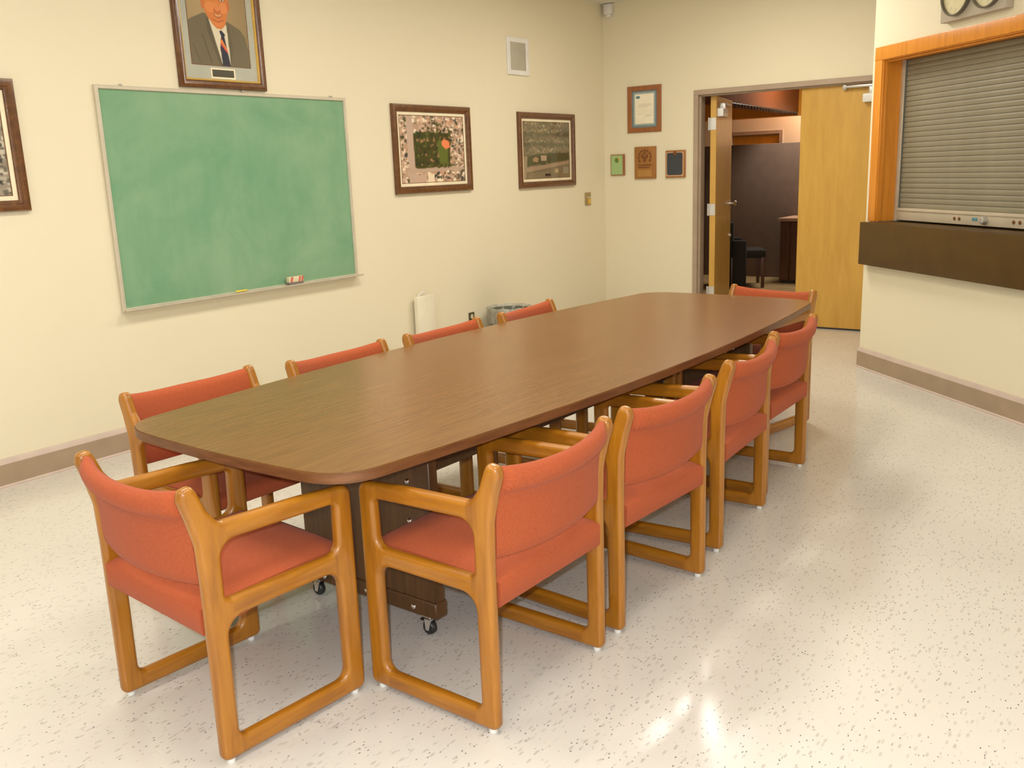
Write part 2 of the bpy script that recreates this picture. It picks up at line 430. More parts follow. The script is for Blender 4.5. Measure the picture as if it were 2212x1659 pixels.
# ------------------------------------------------------------------ shutter hatch in the angled wall
def at45(t, z=0, out=0): return P0 + U * t + N * out + Vector((0, 0, z))
cs = bpy.data.objects.new('window_1', None); COL.objects.link(cs); cs.location = at45(0); cs.rotation_euler = (0, 0, ROT45); struct(cs, 'serving hatch opening with orange oak casing')
CW = .086
bm = bmesh.new()
box(bm, T0, T0 + CW, -.016, -.001, 1.062, TZ1 - CW + .0005, .003, 2); finish(bm, 'casing_board', CASING, cs)
bm = bmesh.new(); box(bm, T1 - CW, T1, -.016, -.001, 1.062, TZ1 - CW + .0005, .003, 2); finish(bm, 'casing_board', CASING, cs)
bm = bmesh.new(); box(bm, T0, T1, -.018, -.001, TZ1 - CW, TZ1, .003, 2); finish(bm, 'casing_board', CASING, cs)
JX0, JX1, JZ1 = T0 + CW + .006, T1 - CW - .006, TZ1 - CW - .006
bm = bmesh.new()
box(bm, JX0 - .02, JX0, -.008, .185, 1.062, JZ1 + .02, .002, 1); finish(bm, 'jamb_lining', CASING, cs)
boxo('jamb_lining', CASING, cs, JX1, JX1 + .02, -.008, .185, 1.062, JZ1 + .02, .002, 1)
boxo('jamb_lining', CASING, cs, JX0 + .0005, JX1 - .0005, -.008, .185, JZ1, JZ1 + .02, .002, 1)
for xs in (JX0, JX1):      # small stop bead set just inside the casing
    boxo('stop_bead', CASING, cs, min(xs, xs + (.006 if xs == JX0 else -.006)), max(xs, xs + (.006 if xs == JX0 else -.006)), .012, .03, 1.066, JZ1, .002, 1)
boxo('stop_bead', CASING, cs, JX0 + .006, JX1 - .006, .012, .03, JZ1 - .012, JZ1, .002, 1)

sh = thing('roller_shutter', 'grey slatted metal roller shutter closed in the oak serving hatch', 'shutter', at45(0, 0), ROT45)
SY = .150
SZ0, SZ1, NS = 1.153, JZ1 - .002, 29
pitch = (SZ1 - SZ0) / NS
bm = bmesh.new()
prof = [(.012, 0), (.001, .0005), (-.0006, pitch * .12), (-.0012, pitch * .5), (-.0006, pitch * .84), (.001, pitch * .90), (.005, pitch * .915), (.005, pitch), (.012, pitch)]
t = bmesh.new()
A = [t.verts.new((JX0 + .028, y, z)) for y, z in prof]; B = [t.verts.new((JX1 - .028, y, z)) for y, z in prof]
t.faces.new(A); t.faces.new(B[::-1])
for k in range(len(prof)): t.faces.new((A[k], A[(k + 1) % len(prof)], B[(k + 1) % len(prof)], B[k]))
merge(bm, t)
s0 = finish(bm, 'slat', SHUT, sh, (0, SY, SZ0))
for k in range(1, NS):
    c = s0.copy(); COL.objects.link(c); c.location = (0, SY, SZ0 + k * pitch)
for xa, xb in ((JX0 + .0005, JX0 + .034), (JX1 - .034, JX1 - .0005)):
    bm = bmesh.new(); box(bm, xa, xb, SY - .020, SY - .010, 1.062, JZ1, .002, 1); box(bm, xa, xa + .008 if xa < 1 else xb, SY - .02, SY + .03, 1.062, JZ1)
    finish(bm, 'guide_rail', ALU, sh)
boxo('bottom_bar', SHUTB, sh, JX0 + .036, JX1 - .036, SY - .026, SY + .008, 1.070, SZ0, .004)
boxo('bar_ridge', SHUTB, sh, JX0 + .036, JX1 - .036, SY - .031, SY - .024, 1.132, 1.146, .003)
for tt in (.80, .846, 1.328, 1.378, 1.72, 1.76):
    bm = bmesh.new(); lathe(bm, [(.010, 0), (.011, -.004), (.007, -.005), (.006, -.003)], (tt, SY - .026, 1.105), 'Y', 14); finish(bm, 'rivet', BURN, sh)
boxo('latch_slot', BLUEINK, sh, .965, 1.015, SY - .029, SY - .025, 1.098, 1.118, .002)
bm = bmesh.new(); lathe(bm, [(.025, 0), (.025, -.018), (.021, -.028), (.010, -.031), (.009, -.028)], (1.085, SY - .026, 1.106), 'Y', 22); finish(bm, 'lock_cylinder', STEEL, sh)

ct = thing('serving_counter', 'thick dark brown laminate counter under the roller shutter', 'counter', at45(0, 0), ROT45)
bm = bmesh.new(); box(bm, JX0 + .002, JX1 - .002, -.002, .186, 1.022, 1.058); finish(bm, 'counter_top', COUNT, ct)
bm = bmesh.new(); box(bm, T0 - .002, T1 + .002, -.072, -.0015, .762, 1.058, .004, 2); finish(bm, 'front_panel', COUNT, ct)

# twin clocks on a box over the hatch
ck = thing('wall_clock', 'grey box with two round cream wall clocks over the serving hatch', 'clock', at45(.775, 2.270), ROT45)
boxo('clock_box', CLOCKB, ck, 0, .565, -.050, -.001, 0, .30, .006)
for cx in (.155, .425):
    cz = .150
    bm = bmesh.new(); lathe(bm, [(.127, -.050), (.129, -.076), (.125, -.080), (.120, -.077), (.1195, -.058)], (cx, 0, cz), 'Y', 48, cap=False); rim = finish(bm, 'clock_rim', CLOCKR, ck)
    bm = bmesh.new(); lathe(bm, [(.1205, -.0506), (.1205, -.060)], (cx, 0, cz), 'Y', 48); face = finish(bm, 'clock_face', CLOCKW, ck)
    for h in range(12):
        a = 2 * math.pi * h / 12; rr = .094
        m4 = Matrix.Translation((cx + rr * math.sin(a), 0, cz + rr * math.cos(a))) @ Matrix.Rotation(a, 4, 'Y')
        bm = bmesh.new(); box(bm, -.004, .004, -.0612, -.060, -.010, .010, 0, 1, m4); finish(bm, 'hour_mark', INK, face)
    for a, ln, wd in ((R_(305), .06, .006), (R_(20), .088, .004)):
        m4 = Matrix.Translation((cx, 0, cz)) @ Matrix.Rotation(a, 4, 'Y')
        bm = bmesh.new(); box(bm, -wd, wd, -.067, -.065, -.012, ln, 0, 1, m4); finish(bm, 'clock_hand', DARKM, face)
bm = bmesh.new(); lathe(bm, [(.007, 0), (.006, -.004)], (.285, -.050, .075), 'Y', 12); finish(bm, 'screw', STEEL, ck)

# ------------------------------------------------------------------ things hung on the left wall (local X = +y world, -Y = into the room)
LR = R_(90)
def atL(y, z, out=0): return (XL + out, y, z)
cb = thing('chalkboard', 'large green chalkboard in a pale aluminium frame', 'chalkboard', atL(2.916, .800), LR)
CBW, CBH = 1.851, 1.230
boxo('writing_panel', BOARD, cb, .018, CBW - .018, -.012, -.002, .016, CBH - .016)
bm = bmesh.new(); rect_frame(bm, CBW, CBH, [(0, .001), (0, .020), (.004, .024), (.018, .024), (.022, .0185), (.022, .0125), (.010, .001)]); finish(bm, 'frame', ALU, cb)
bm = bmesh.new()
tp = [(.0245, .012), (.062, .006), (.070, .010), (.070, .018), (.064, .018), (.060, .012), (.0245, .016)]
tt = bmesh.new(); A = [tt.verts.new((.0, -a, b)) for a, b in tp]; B = [tt.verts.new((CBW + .01, -a, b)) for a, b in tp]
tt.faces.new(A); tt.faces.new(B[::-1])
for k in range(len(tp)): tt.faces.new((A[k], A[(k + 1) % len(tp)], B[(k + 1) % len(tp)], B[k]))
merge(bm, tt); finish(bm, 'chalk_tray', ALU, cb)
for xx in (.16, .98, 1.72): 
    bm = bmesh.new(); box(bm, xx - .006, xx + .006, -.026, -.004, CBH + .0003, CBH + .010, .001, 1); finish(bm, 'hanger_clip', STEEL, cb)
ch = bmesh.new(); lathe(ch, [(.0048, -.042), (.006, -.039), (.006, .041), (.005, .043)], (0, 0, 0), 'Y', 12)
o = finish(ch, 'chalk_stick', CHALKY, None, (XL + .046, 3.715, .825)); tag(o, 'short yellow stick of chalk lying in the chalkboard tray', 'chalk')
er = thing('eraser_box', 'small red and cream printed eraser block on the chalk tray', 'eraser', (XL + .046, 4.155, .8185), LR)
boxo('felt', BOXD, er, -.062, .062, -.016, .016, .0, .014, .002)
boxo('block', BOXW, er, -.062, .062, -.016, .016, .014, .050, .002)
for x0, x1, xx in ((-.052, -.030, 0), (.018, .036, 0), (.040, .060, 0)):
    bm = bmesh.new(); prism(bm, [(x0, .015), (x1 - .004, .015), (x1 + .004, .049), (x0 + .006, .049)], -.0168, -.0155); finish(bm, 'print_patch', BOXR, er)

# ---- flat prints drawn cell by cell
def lin3(c): return np.array(lin(c))
class Raster:
    def __init__(s, w, h, c):
        s.w, s.h = w, h; s.a = np.zeros((h, w, 3)); s.a[:] = lin3(c)
        s.X, s.Y = np.meshgrid((np.arange(w) + .5) / w, (np.arange(h) + .5) / h)   # Y up
    def poly(s, pts, c, alpha=1):
        ins = np.zeros((s.h, s.w), bool); n = len(pts)
        for i in range(n):
            x1, y1 = pts[i]; x2, y2 = pts[(i + 1) % n]
            if y1 == y2: continue
            cond = ((y1 > s.Y) != (y2 > s.Y)) & (s.X < (x2 - x1) * (s.Y - y1) / (y2 - y1) + x1)
            ins ^= cond
        s.a[ins] = s.a[ins] * (1 - alpha) + lin3(c) * alpha
        return ins
    def ell(s, cx, cy, rx, ry, c, alpha=1):
        ins = ((s.X - cx) / rx) ** 2 + ((s.Y - cy) / ry) ** 2 < 1
        s.a[ins] = s.a[ins] * (1 - alpha) + lin3(c) * alpha
        return ins
    def rect(s, x0, y0, x1, y1, c, alpha=1): return s.poly([(x0, y0), (x1, y0), (x1, y1), (x0, y1)], c, alpha)
    def build(s, name, parent, x0, z0, W, H, y):
        p = np.pad(s.a, ((1, 1), (1, 1), (0, 0)), 'edge')      # soften like a photographic print
        s.a = .4 * s.a + .15 * (p[:-2, 1:-1] + p[2:, 1:-1] + p[1:-1, :-2] + p[1:-1, 2:])
        w, h = s.w, s.h
        gx, gz = np.meshgrid(np.linspace(x0, x0 + W, w + 1), np.linspace(z0, z0 + H, h + 1))
        V = np.stack([gx, np.full_like(gx, y), gz], -1).reshape(-1, 3)
        idx = np.arange((w + 1) * (h + 1)).reshape(h + 1, w + 1)
        F = np.stack([idx[:-1, :-1], idx[:-1, 1:], idx[1:, 1:], idx[1:, :-1]], -1).reshape(-1, 4)
        me = bpy.data.meshes.new(name); me.from_pydata(V.tolist(), [], F.tolist())
        at = me.color_attributes.new('print', 'FLOAT_COLOR', 'CORNER')
        c = np.ones((w * h, 4)); c[:, :3] = np.clip(s.a.reshape(-1, 3), 0, 1)
        at.data.foreach_set('color', np.repeat(c, 4, axis=0).ravel())
        return link(me, name, PRINT, parent)
rng = np.random.default_rng(3)
WOODPROF = [(0, .001), (0, .020), (.006, .030), (.020, .034), (.036, .030), (.040, .024), (.048, .022), (.054, .016), (.056, .006), (.056, .001)]
def framed(name, label, y, z, W, H, raster, matw=.024, fprof=WOODPROF, matm=None, group=None):
    o = thing(name, label, 'picture', atL(y, z), LR, group)
    bm = bmesh.new(); rect_frame(bm, W, H, fprof); finish(bm, 'frame', FRAMEW, o)
    i = .052
    bm = bmesh.new(); rect_frame(bm, W - 2 * i, H - 2 * i, [(0, .002), (0, .009), (matw, .009), (matw + .002, .0065), (matw + .002, .002)], i, i); finish(bm, 'mat', matm or MATC, o)
    j = i + matw - .002
    bm = bmesh.new(); rect_frame(bm, W - 2 * j - .003, H - 2 * j - .003, [(.0, .002), (0, .0074), (.006, .0074), (.006, .002)], j + .0015, j + .0015); finish(bm, 'inner_lip', BURN, o)
    raster.build('print', o, j, j, W - 2 * j, H - 2 * j, -.0055)
    boxo('glass', GLASS, o, i + .001, W - i - .001, -.0125, -.0108, i + .001, H - i - .001)
    return o
def houses(r, x0, x1, y0, y1, n, cols, smin, smax, al=1, tilt=.3):
    for _ in range(n):
        x, y = rng.uniform(x0, x1), rng.uniform(y0, y1); a, b = rng.uniform(smin, smax, 2); k = rng.uniform(-tilt, tilt) * a
        r.poly([(x, y), (x + a, y + k), (x + a - k * .6, y + b + k), (x - k * .6, y + b)], cols[rng.integers(len(cols))], al)
# aerial photograph one: a park with an orange infield between streets
r1 = Raster(150, 110, (176, 146, 122))
HC = [(226, 206, 182), (205, 170, 145), (190, 160, 140), (60, 66, 50), (42, 54, 60), (84, 82, 48), (230, 216, 190), (200, 150, 120), (100, 90, 76)]
houses(r1, 0, 1, .72, 1, 230, HC, .012, .05); houses(r1, 0, .11, 0, 1, 80, HC, .015, .05); houses(r1, .70, 1, .1, .8, 230, HC, .012, .045)
houses(r1, .2, 1, .0, .14, 90, HC, .02, .06)
r1.poly([(.12, 0), (.23, 0), (.20, 1), (.11, 1)], (186, 160, 142)); r1.poly([(.1, .155), (1, .19), (1, .225), (.1, .215)], (180, 155, 136))
r1.rect(.40, .0, .50, .14, (226, 206, 176)); r1.rect(.22, 0, .38, .13, (190, 160, 140))
r1.poly([(.215, .24), (.26, .215), (.76, .25), (.78, .74), (.30, .76), (.205, .73)], (58, 62, 30))
GC = [(32, 44, 28), (44, 56, 30), (86, 92, 44), (150, 116, 80), (70, 60, 34), (30, 40, 34), (50, 70, 34), (58, 54, 28)]
houses(r1, .22, .62, .23, .72, 210, GC, .012, .05, 1, .8); houses(r1, .5, .78, .55, .78, 50, GC, .012, .04, 1, .8)
r1.poly([(.595, .27), (.72, .30), (.735, .50), (.68, .58), (.60, .66), (.575, .60)], (88, 100, 44))
r1.poly([(.64, .56), (.70, .50), (.765, .53), (.755, .62), (.67, .655), (.635, .61)], (226, 130, 86))
houses(r1, .55, .78, .215, .27, 26, GC[:3], .015, .04)
r1.a = np.clip(r1.a * 1.18, 0, 1)
framed('framed_picture', 'framed aerial photograph of a green park with an orange ball field', 5.229, 1.355, .918, .657, r1)
# aerial photograph two: hazy rows of houses over a dark field, small nameplate
r2 = Raster(150, 110, (128, 112, 84))
H2 = [(104, 98, 68), (140, 122, 92), (160, 142, 108), (98, 100, 74), (120, 108, 84)]
houses(r2, 0, 1, .4, 1, 420, H2, .015, .06, .7)
for yy in (.94, .83, .66, .50): houses(r2, .03, .80, yy - .03, yy + .02, 34, [(190, 172, 134), (176, 156, 120), (120, 116, 84), (150, 134, 100)], .012, .032)
for yy in (.74, .57): houses(r2, 0, 1, yy - .01, yy + .03, 50, [(92, 90, 62), (104, 100, 70)], .03, .07, .6)
r2.poly([(.08, .22), (.50, .30), (.98, .33), (.98, .46), (.52, .45), (.3, .44), (.1, .40)], (80, 80, 46))
r2.poly([(.51, .27), (.94, .32), (.95, .44), (.54, .44)], (78, 76, 42))
r2.poly([(.20, .31), (.30, .29), (.32, .36), (.26, .39), (.2, .36)], (176, 142, 104)); r2.rect(.37, .315, .49, .41, (188, 160, 134)); r2.rect(.36, .25, .48, .305, (88, 84, 50))
r2.poly([(0, .12), (.1, .13), (.98, .26), (.98, .31), (.1, .21), (0, .2)], (168, 142, 110)); r2.poly([(.0, 0), (.06, 0), (.08, .4), (.02, .4)], (166, 146, 116))
r2.poly([(.08, .02), (.55, .03), (.55, .14), (.12, .10)], (140, 122, 90)); r2.rect(.66, .1, .74, .17, (186, 162, 116)); r2.rect(.85, .08, .97, .2, (150, 142, 116))
r2.rect(.445, .045, .565, .095, (52, 38, 22))
framed('framed_picture', 'framed hazy aerial photograph of house rows, nearest the room corner', 6.825, 1.342, .918, .655, r2)
# aerial photograph three, cut by the left edge of the view
r3 = Raster(150, 110, (150, 138, 120))
houses(r3, 0, 1, 0, 1, 700, [(180, 168, 150), (110, 104, 90), (70, 66, 58), (140, 128, 110), (200, 188, 168), (90, 84, 70), (54, 52, 48)], .015, .06)
r3.poly([(.55, 0), (.95, 0), (.92, .10), (.6, .12)], (160, 148, 132)); r3.poly([(.62, .1), (.7, .1), (.8, 1), (.72, 1)], (176, 162, 144))
framed('framed_picture', 'framed grey aerial photograph left of the chalkboard', 1.567, 1.389, .918, .645, r3)
# portrait: a man in a grey suit
pw_, ph_ = .424, .530
rp = Raster(150, 188, (150, 128, 92))
rp.a *= (0.80 + .45 * np.clip(1 - np.hypot(rp.X - .25, rp.Y - .75), 0, 1))[..., None]
SUIT = (104, 94, 72)
rp.poly([(0, 0), (1.0, 0), (.99, .20), (.955, .33), (.87, .41), (.66, .485), (.42, .52), (.27, .555), (.06, .485), (0, .46)], SUIT)
rp.poly([(.325, .50), (.36, .49), (.63, .45), (.66, .40), (.655, .0), (.50, 0), (.42, .2)], (206, 196, 170))
rp.poly([(.505, .375), (.545, .385), (.60, .345), (.60, .325), (.53, .325)], (40, 40, 62))
rp.poly([(.535, .335), (.585, .335), (.655, 0), (.515, 0), (.50, .20)], (40, 40, 58))
rp.poly([(.515, .285), (.545, .285), (.625, .175), (.62, .150), (.512, .255)], (205, 120, 60)); rp.poly([(.512, .25), (.53, .245), (.625, .155), (.628, .135), (.508, .235)], (200, 70, 70))
rp.poly([(.30, .52), (.345, .50), (.52, .0), (.475, .0), (.40, .16), (.31, .36)], (88, 80, 62)); rp.poly([(.64, .44), (.665, .47), (.72, .2), (.66, .0), (.655, .1)], (92, 84, 64))
rp.poly([(.21, .33), (.225, .33), (.34, .02), (.325, .02)], (78, 70, 54)); rp.poly([(.04, .22), (.05, .22), (.15, .03), (.14, .03)], (80, 72, 56))
rp.ell(.485, .70, .215, .26, (196, 118, 62)); rp.poly([(.30, .62), (.345, .52), (.40, .445), (.47, .40), (.55, .395), (.62, .44), (.685, .58), (.69, .72), (.28, .74)], (198, 118, 60))
rp.ell(.39, .625, .085, .06, (222, 142, 84), .5); rp.ell(.615, .625, .065, .06, (222, 144, 88), .5); rp.ell(.51, .455, .075, .035, (212, 130, 76), .5); rp.poly([(.40, .505), (.50, .478), (.61, .505), (.60, .49), (.50, .462), (.41, .49)], (170, 90, 48))
rp.ell(.505, .595, .06, .035, (172, 92, 48)); rp.ell(.51, .61, .042, .030, (206, 122, 66)); rp.ell(.515, .61, .018, .012, (228, 160, 110)); rp.poly([(.455, .68), (.53, .68), (.555, .60), (.46, .60)], (206, 128, 72))
rp.poly([(.435, .562), (.51, .538), (.59, .562), (.575, .53), (.51, .51), (.455, .532)], (158, 80, 46)); rp.poly([(.45, .556), (.51, .538), (.58, .556), (.565, .540), (.51, .526), (.465, .540)], (214, 172, 128))
for ex in (.395, .60):
    rp.ell(ex, .712, .055, .022, (160, 90, 48)); rp.ell(ex, .708, .034, .010, (220, 200, 170)); rp.ell(ex, .708, .013, .011, (50, 36, 28)); rp.rect(ex - .05, .742, ex + .05, .756, (110, 84, 60))
rp.ell(.27, .66, .03, .07, (188, 108, 60)); rp.ell(.70, .66, .025, .06, (186, 108, 62))
rp.poly([(.26, .74), (.71, .74), (.72, .86), (.62, .96), (.36, .97), (.26, .88)], (196, 122, 70))
rp.poly([(.25, .72), (.275, .72), (.30, .86), (.40, .92), (.60, .92), (.68, .85), (.705, .72), (.73, .74), (.73, .90), (.62, 1.0), (.36, 1.0), (.25, .90)], (150, 140, 126))
rp.a = np.clip(rp.a * 1.22, 0, 1)
po = thing('portrait_picture', 'framed portrait of a smiling man in grey suit and striped tie over the chalkboard', 'picture', atL(3.456, 2.0435), LR)
PW, PH = .632, .80
bm = bmesh.new(); rect_frame(bm, PW, PH, [(0, .001), (0, .018), (.006, .028), (.020, .034), (.034, .030), (.042, .024), (.046, .014), (.046, .001)]); finish(bm, 'frame', FRAMEW, po)
bm = bmesh.new(); rect_frame(bm, PW - .09, PH - .09, [(0, .002), (0, .018), (.004, .019), (.010, .011), (.010, .002)], .045, .045); finish(bm, 'gold_lip', GOLD, po)
boxo('mat', MATG, po, .05, PW - .05, -.0055, -.002, .05, PH - .05)
rp.build('print', po, .104, .135, pw_, ph_, -.0062)
bm = bmesh.new(); rect_frame(bm, pw_ + .006, ph_ + .006, [(0, .0055), (0, .0072), (.004, .0072), (.004, .0055)], .101, .132); finish(bm, 'print_edge', BURN, po)
bm = bmesh.new(); rect_frame(bm, .176, .060, [(0, .0056), (0, .0075), (.009, .0075), (.009, .0056)], .230, .060); finish(bm, 'plate_surround', MATC, po)
boxo('nameplate', BRASSD, po, .239, .397, -.0068, -.0056, .069, .111)
boxo('glass', GLASS, po, .0465, PW - .0465, -.0215, -.0198, .0465, PH - .0465)

# speaker, wall plates, outlet
sp = thing('wall_speaker', 'white framed grey wall speaker grille high on the left wall', 'speaker', atL(6.712, 2.300), LR)
bm = bmesh.new(); rect_frame(bm, .312, .306, [(0, .001), (0, .012), (.004, .016), (.036, .016), (.040, .012), (.040, .001)]); finish(bm, 'frame', WHITEP, sp)
boxo('grille', GRIL, sp, .039, .273, -.011, -.002, .039, .267, .003)
pl = thing('switch_plate', 'tan wall plate with a yellow switch near the corner', 'switch', atL(7.935, 1.143), LR)
boxo('plate', TANPL, pl, 0, .104, -.010, -.001, 0, .122, .003)
boxo('rocker', YELL, pl, .034, .088, -.022, -.0102, .008, .062, .008)
for xx in (.046, .078):
    bm = bmesh.new(); lathe(bm, [(.008, 0), (.007, -.006), (.004, -.008)], (xx, -.0101, .072), 'Y', 12); finish(bm, 'button', OUTW, pl)
ol = thing('wall_outlet', 'dark plated double outlet low on the left wall', 'outlet', atL(6.035, .232), LR)
boxo('plate', OUTB, ol, 0, .074, -.007, -.001, 0, .118, .003)
for zz in (.034, .084):
    bm = bmesh.new(); prism(bm, ell(.037, zz, .018, .019, 20), -.010, -.0072); rc = finish(bm, 'receptacle', OUTW, ol)
    for xx in (.031, .043): boxo('slot', DARKM, rc, xx - .0015, xx + .0015, -.0105, -.0100, zz - .002, zz + .008)
wp = thing('carry_case', 'flat white case with a small loop handle leaning on the left wall', 'case', (XL + .004, 5.335, 0), LR)
boxo('shell', plain('white_board', (.80, .73, .57), .5), wp, 0, .20, -.062, -.022, .001, .575, .005)
bm = bmesh.new(); tube(bm, [(.035, -.042, .572), (.045, -.042, .590), (.075, -.042, .602), (.105, -.042, .600), (.118, -.042, .586), (.122, -.042, .572)], .005); finish(bm, 'handle', WHITEP, wp)

# wastebasket with a clear liner
TB = (-4.61, 6.30)
tb = thing('wastebasket', 'round grey wastebasket with clear plastic liner by the left wall', 'wastebasket', (TB[0], TB[1], 0))
bm = bmesh.new(); lathe(bm, [(.135, .0), (.140, .004), (.178, .350), (.186, .352), (.186, .362), (.174, .362), (.136, .010), (.02, .010)], (0, 0, 0), 'Z', 40); finish(bm, 'bin', BIN, tb)
bm = bmesh.new(); t = bmesh.new(); rings = []
LP = [(.160, .245), (.168, .30), (.177, .374), (.186, .385), (.193, .372), (.192, .33), (.189, .265), (.183, .235)]
for i, (r, h) in enumerate(LP):
    ring = []
    for k in range(64):
        a = 2 * math.pi * k / 64; wv = .0035 * math.sin(a * 11 + i * 1.1) + .003 * math.sin(a * 23 + i)
        hh = h + (.018 * math.sin(a * 3 + 1) if i == 7 else .004 * math.sin(a * 9))
        ring.append(t.verts.new(((r + wv) * math.cos(a), (r + wv) * math.sin(a), hh)))
    rings.append(ring)
for a, b in zip(rings, rings[1:]):
    for k in range(64): t.faces.new((a[k], a[(k + 1) % 64], b[(k + 1) % 64], b[k]))
merge(bm, t); finish(bm, 'liner', LINER, tb, ang=60)

# ------------------------------------------------------------------ back wall: certificate, plaques, detector
def atB(x, z): return (x, YB, z)
ce = thing('framed_certificate', 'framed certificate letter with blue mat above the three plaques', 'certificate', atB(-4.577, 1.817))
bm = bmesh.new(); rect_frame(bm, .362, .433, [(0, .001), (0, .014), (.005, .018), (.040, .018), (.046, .012), (.046, .001)]); finish(bm, 'frame', CERTW, ce)
boxo('mat', MATB, ce, .045, .317, -.006, -.001, .045, .388)
bm = bmesh.new(); rect_frame(bm, .226, .302, [(0, .0061), (0, .0072), (.008, .0072), (.008, .0061)], .068, .068); finish(bm, 'mat_line', MATB2, ce)
boxo('paper', PAPER, ce, .080, .282, -.0085, -.0062, .080, .358)
bm = bmesh.new(); prism(bm, ell(.113, .328, .024, .014), -.0091, -.0084); finish(bm, 'emblem', BLUEINK, ce)
bm = bmesh.new()
for zz, a, b in ((.262, .115, .262), (.250, .115, .262), (.239, .115, .23), (.172, .11, .17), (.160, .19, .265), (.148, .19, .25)):
    box(bm, a, b, -.0089, -.0084, zz - .002, zz + .002)
o = finish(bm, 'text_lines', INK, ce)
boxo('glass', GLASS, ce, .0465, .3155, -.0118, -.0105, .0465, .3865)
pa = thing('award_plaque', 'small pale green plaque with a round seal, leftmost of three', 'plaque', atB(-4.768, 1.416))
boxo('backing', CERTW, pa, 0, .155, -.020, -.001, 0, .203, .003)
boxo('plate', GREENP, pa, .007, .136, -.0225, -.0202, .008, .195, .001, 1)
bm = bmesh.new(); prism(bm, ell(.078, .150, .026, .026, 24), -.0245, -.0226); finish(bm, 'seal_rim', GOLD, pa)
bm = bmesh.new(); prism(bm, ell(.072, .146, .022, .024, 24), -.0252, -.0246); finish(bm, 'seal', GREEND, pa)
pb = thing('award_plaque', 'engraved brown wooden plaque with round crest, middle of three', 'plaque', atB(-4.500, 1.376))
boxo('backing', PLAQW, pb, 0, .232, -.020, -.001, 0, .306, .004)
bm = bmesh.new()
for a0 in range(0, 360, 30):
    a, b = R_(a0 - 10), R_(a0 + 14)
    if 240 <= a0 <= 300: continue
    r0, r1_ = .058, .076
    prism(bm, [(.112 + r0 * math.cos(a), .205 + r0 * math.sin(a)), (.112 + r1_ * math.cos(a), .205 + r1_ * math.sin(a)), (.112 + r1_ * math.cos(b), .205 + r1_ * math.sin(b)), (.112 + r0 * math.cos(b), .205 + r0 * math.sin(b))], -.0212, -.0198)
prism(bm, ell(.112, .185, .016, .03, 14), -.0212, -.0198); prism(bm, ell(.088, .215, .012, .022, 12), -.0212, -.0198); prism(bm, ell(.136, .215, .012, .022, 12), -.0212, -.0198); prism(bm, ell(.112, .245, .012, .02, 12), -.0212, -.0198)
box(bm, .038, .188, -.0212, -.0198, .125, .137); box(bm, .045, .165, -.0212, -.0198, .104, .116)
finish(bm, 'engraved_crest', BURN, pb)
boxo('plate', PLAQP, pb, .035, .190, -.0215, -.0202, .022, .088, .001, 1)
pc = thing('award_plaque', 'dark blue plaque with gold line on wood, nearest the door', 'plaque', atB(-4.163, 1.379))
boxo('backing', PLAQW, pc, 0, .205, -.020, -.001, 0, .255, .003)
bm = bmesh.new()
def rrect(x0, x1, z0, z1, r, n=5):
    P = []
    for cx, cz, s in ((x1 - r, z1 - r, 0), (x0 + r, z1 - r, 90), (x0 + r, z0 + r, 180), (x1 - r, z0 + r, 270)):
        for k in range(n + 1):
            a = R_(s + 90 * k / n); P.append((cx + r * math.cos(a), cz + r * math.sin(a)))
    return P
prism(bm, rrect(.008, .188, .014, .240, .008), -.0212, -.0202); finish(bm, 'gold_border', GOLDL, pc)
bm = bmesh.new(); prism(bm, rrect(.016, .178, .024, .232, .016), -.0225, -.0213); finish(bm, 'plate', NAVY, pc)
boxo('top_crest', BURN, pc, .085, .115, -.0245, -.0226, .205, .245, .003)
de = thing('motion_detector', 'small white sensor box in the top room corner', 'sensor', atB(-4.81, 2.92))
boxo('housing', WHITEP, de, .0, .085, -.055, -.001, .015, .110, .008)
boxo('lens', WHITEP, de, .016, .069, -.048, -.001, -.012, .016, .006)

# ------------------------------------------------------------------ conference table
TZ = .735
tab = thing('conference_table', 'long boat shaped walnut laminate conference table on panel legs', 'table', (-2.215, 3.385, 0), -.021)
def boat(grow=0.0):
    hl, hw, he, rc = 1.812 + grow, .640 + grow, .524 + grow, .13
    def side(v): return hw - (hw - he) * (v / 1.75) ** 2
    def end(u): return hl - .030 * (u / .52) ** 2
    q = []
    vs_ = np.linspace(0, hl - .16, 16)
    pts = [(side(v), v) for v in vs_]
    uc = side(hl - .03)
    a = Vector((side(hl - .16), hl - .16)); c = Vector((uc, end(uc))); b = Vector((uc - .15, end(uc - .15)))
    for k in range(1, 12):
        s = k / 11; pts.append(tuple(a * (1 - s) ** 2 + c * 2 * s * (1 - s) + b * s * s))
    for u in np.linspace(uc - .17, 0, 8): pts.append((u, end(u)))
    full = pts[:]
    full += [(-u, v) for u, v in pts[-2::-1]]
    full += [(-u, -v) for u, v in pts[1:]]
    full += [(u, -v) for u, v in pts[-2:0:-1]]
    return full
def slab(name, outline, z0, z1, m, bev):
    bm = bmesh.new()
    a = [bm.verts.new((u, v, z1)) for u, v in outline]
    f = bm.faces.new(a)
    ex = bmesh.ops.extrude_face_region(bm, geom=[f])
    bmesh.ops.translate(bm, verts=[g for g in ex['geom'] if isinstance(g, bmesh.types.BMVert)], vec=(0, 0, z0 - z1))
    bm.normal_update()
    if bev:
        ed = [e for e in bm.edges if abs(e.verts[0].co.z - e.verts[1].co.z) < 1e-6]
        bmesh.ops.bevel(bm, geom=ed, offset=bev, segments=2, affect='EDGES')
    return finish(bm, name, m, tab, ang=30)
slab('edge_band', boat(0), TZ - .032, TZ - .0012, EDGE, .002)
slab('table_top', boat(-.0015), TZ - .031, TZ, LAM, .0015)
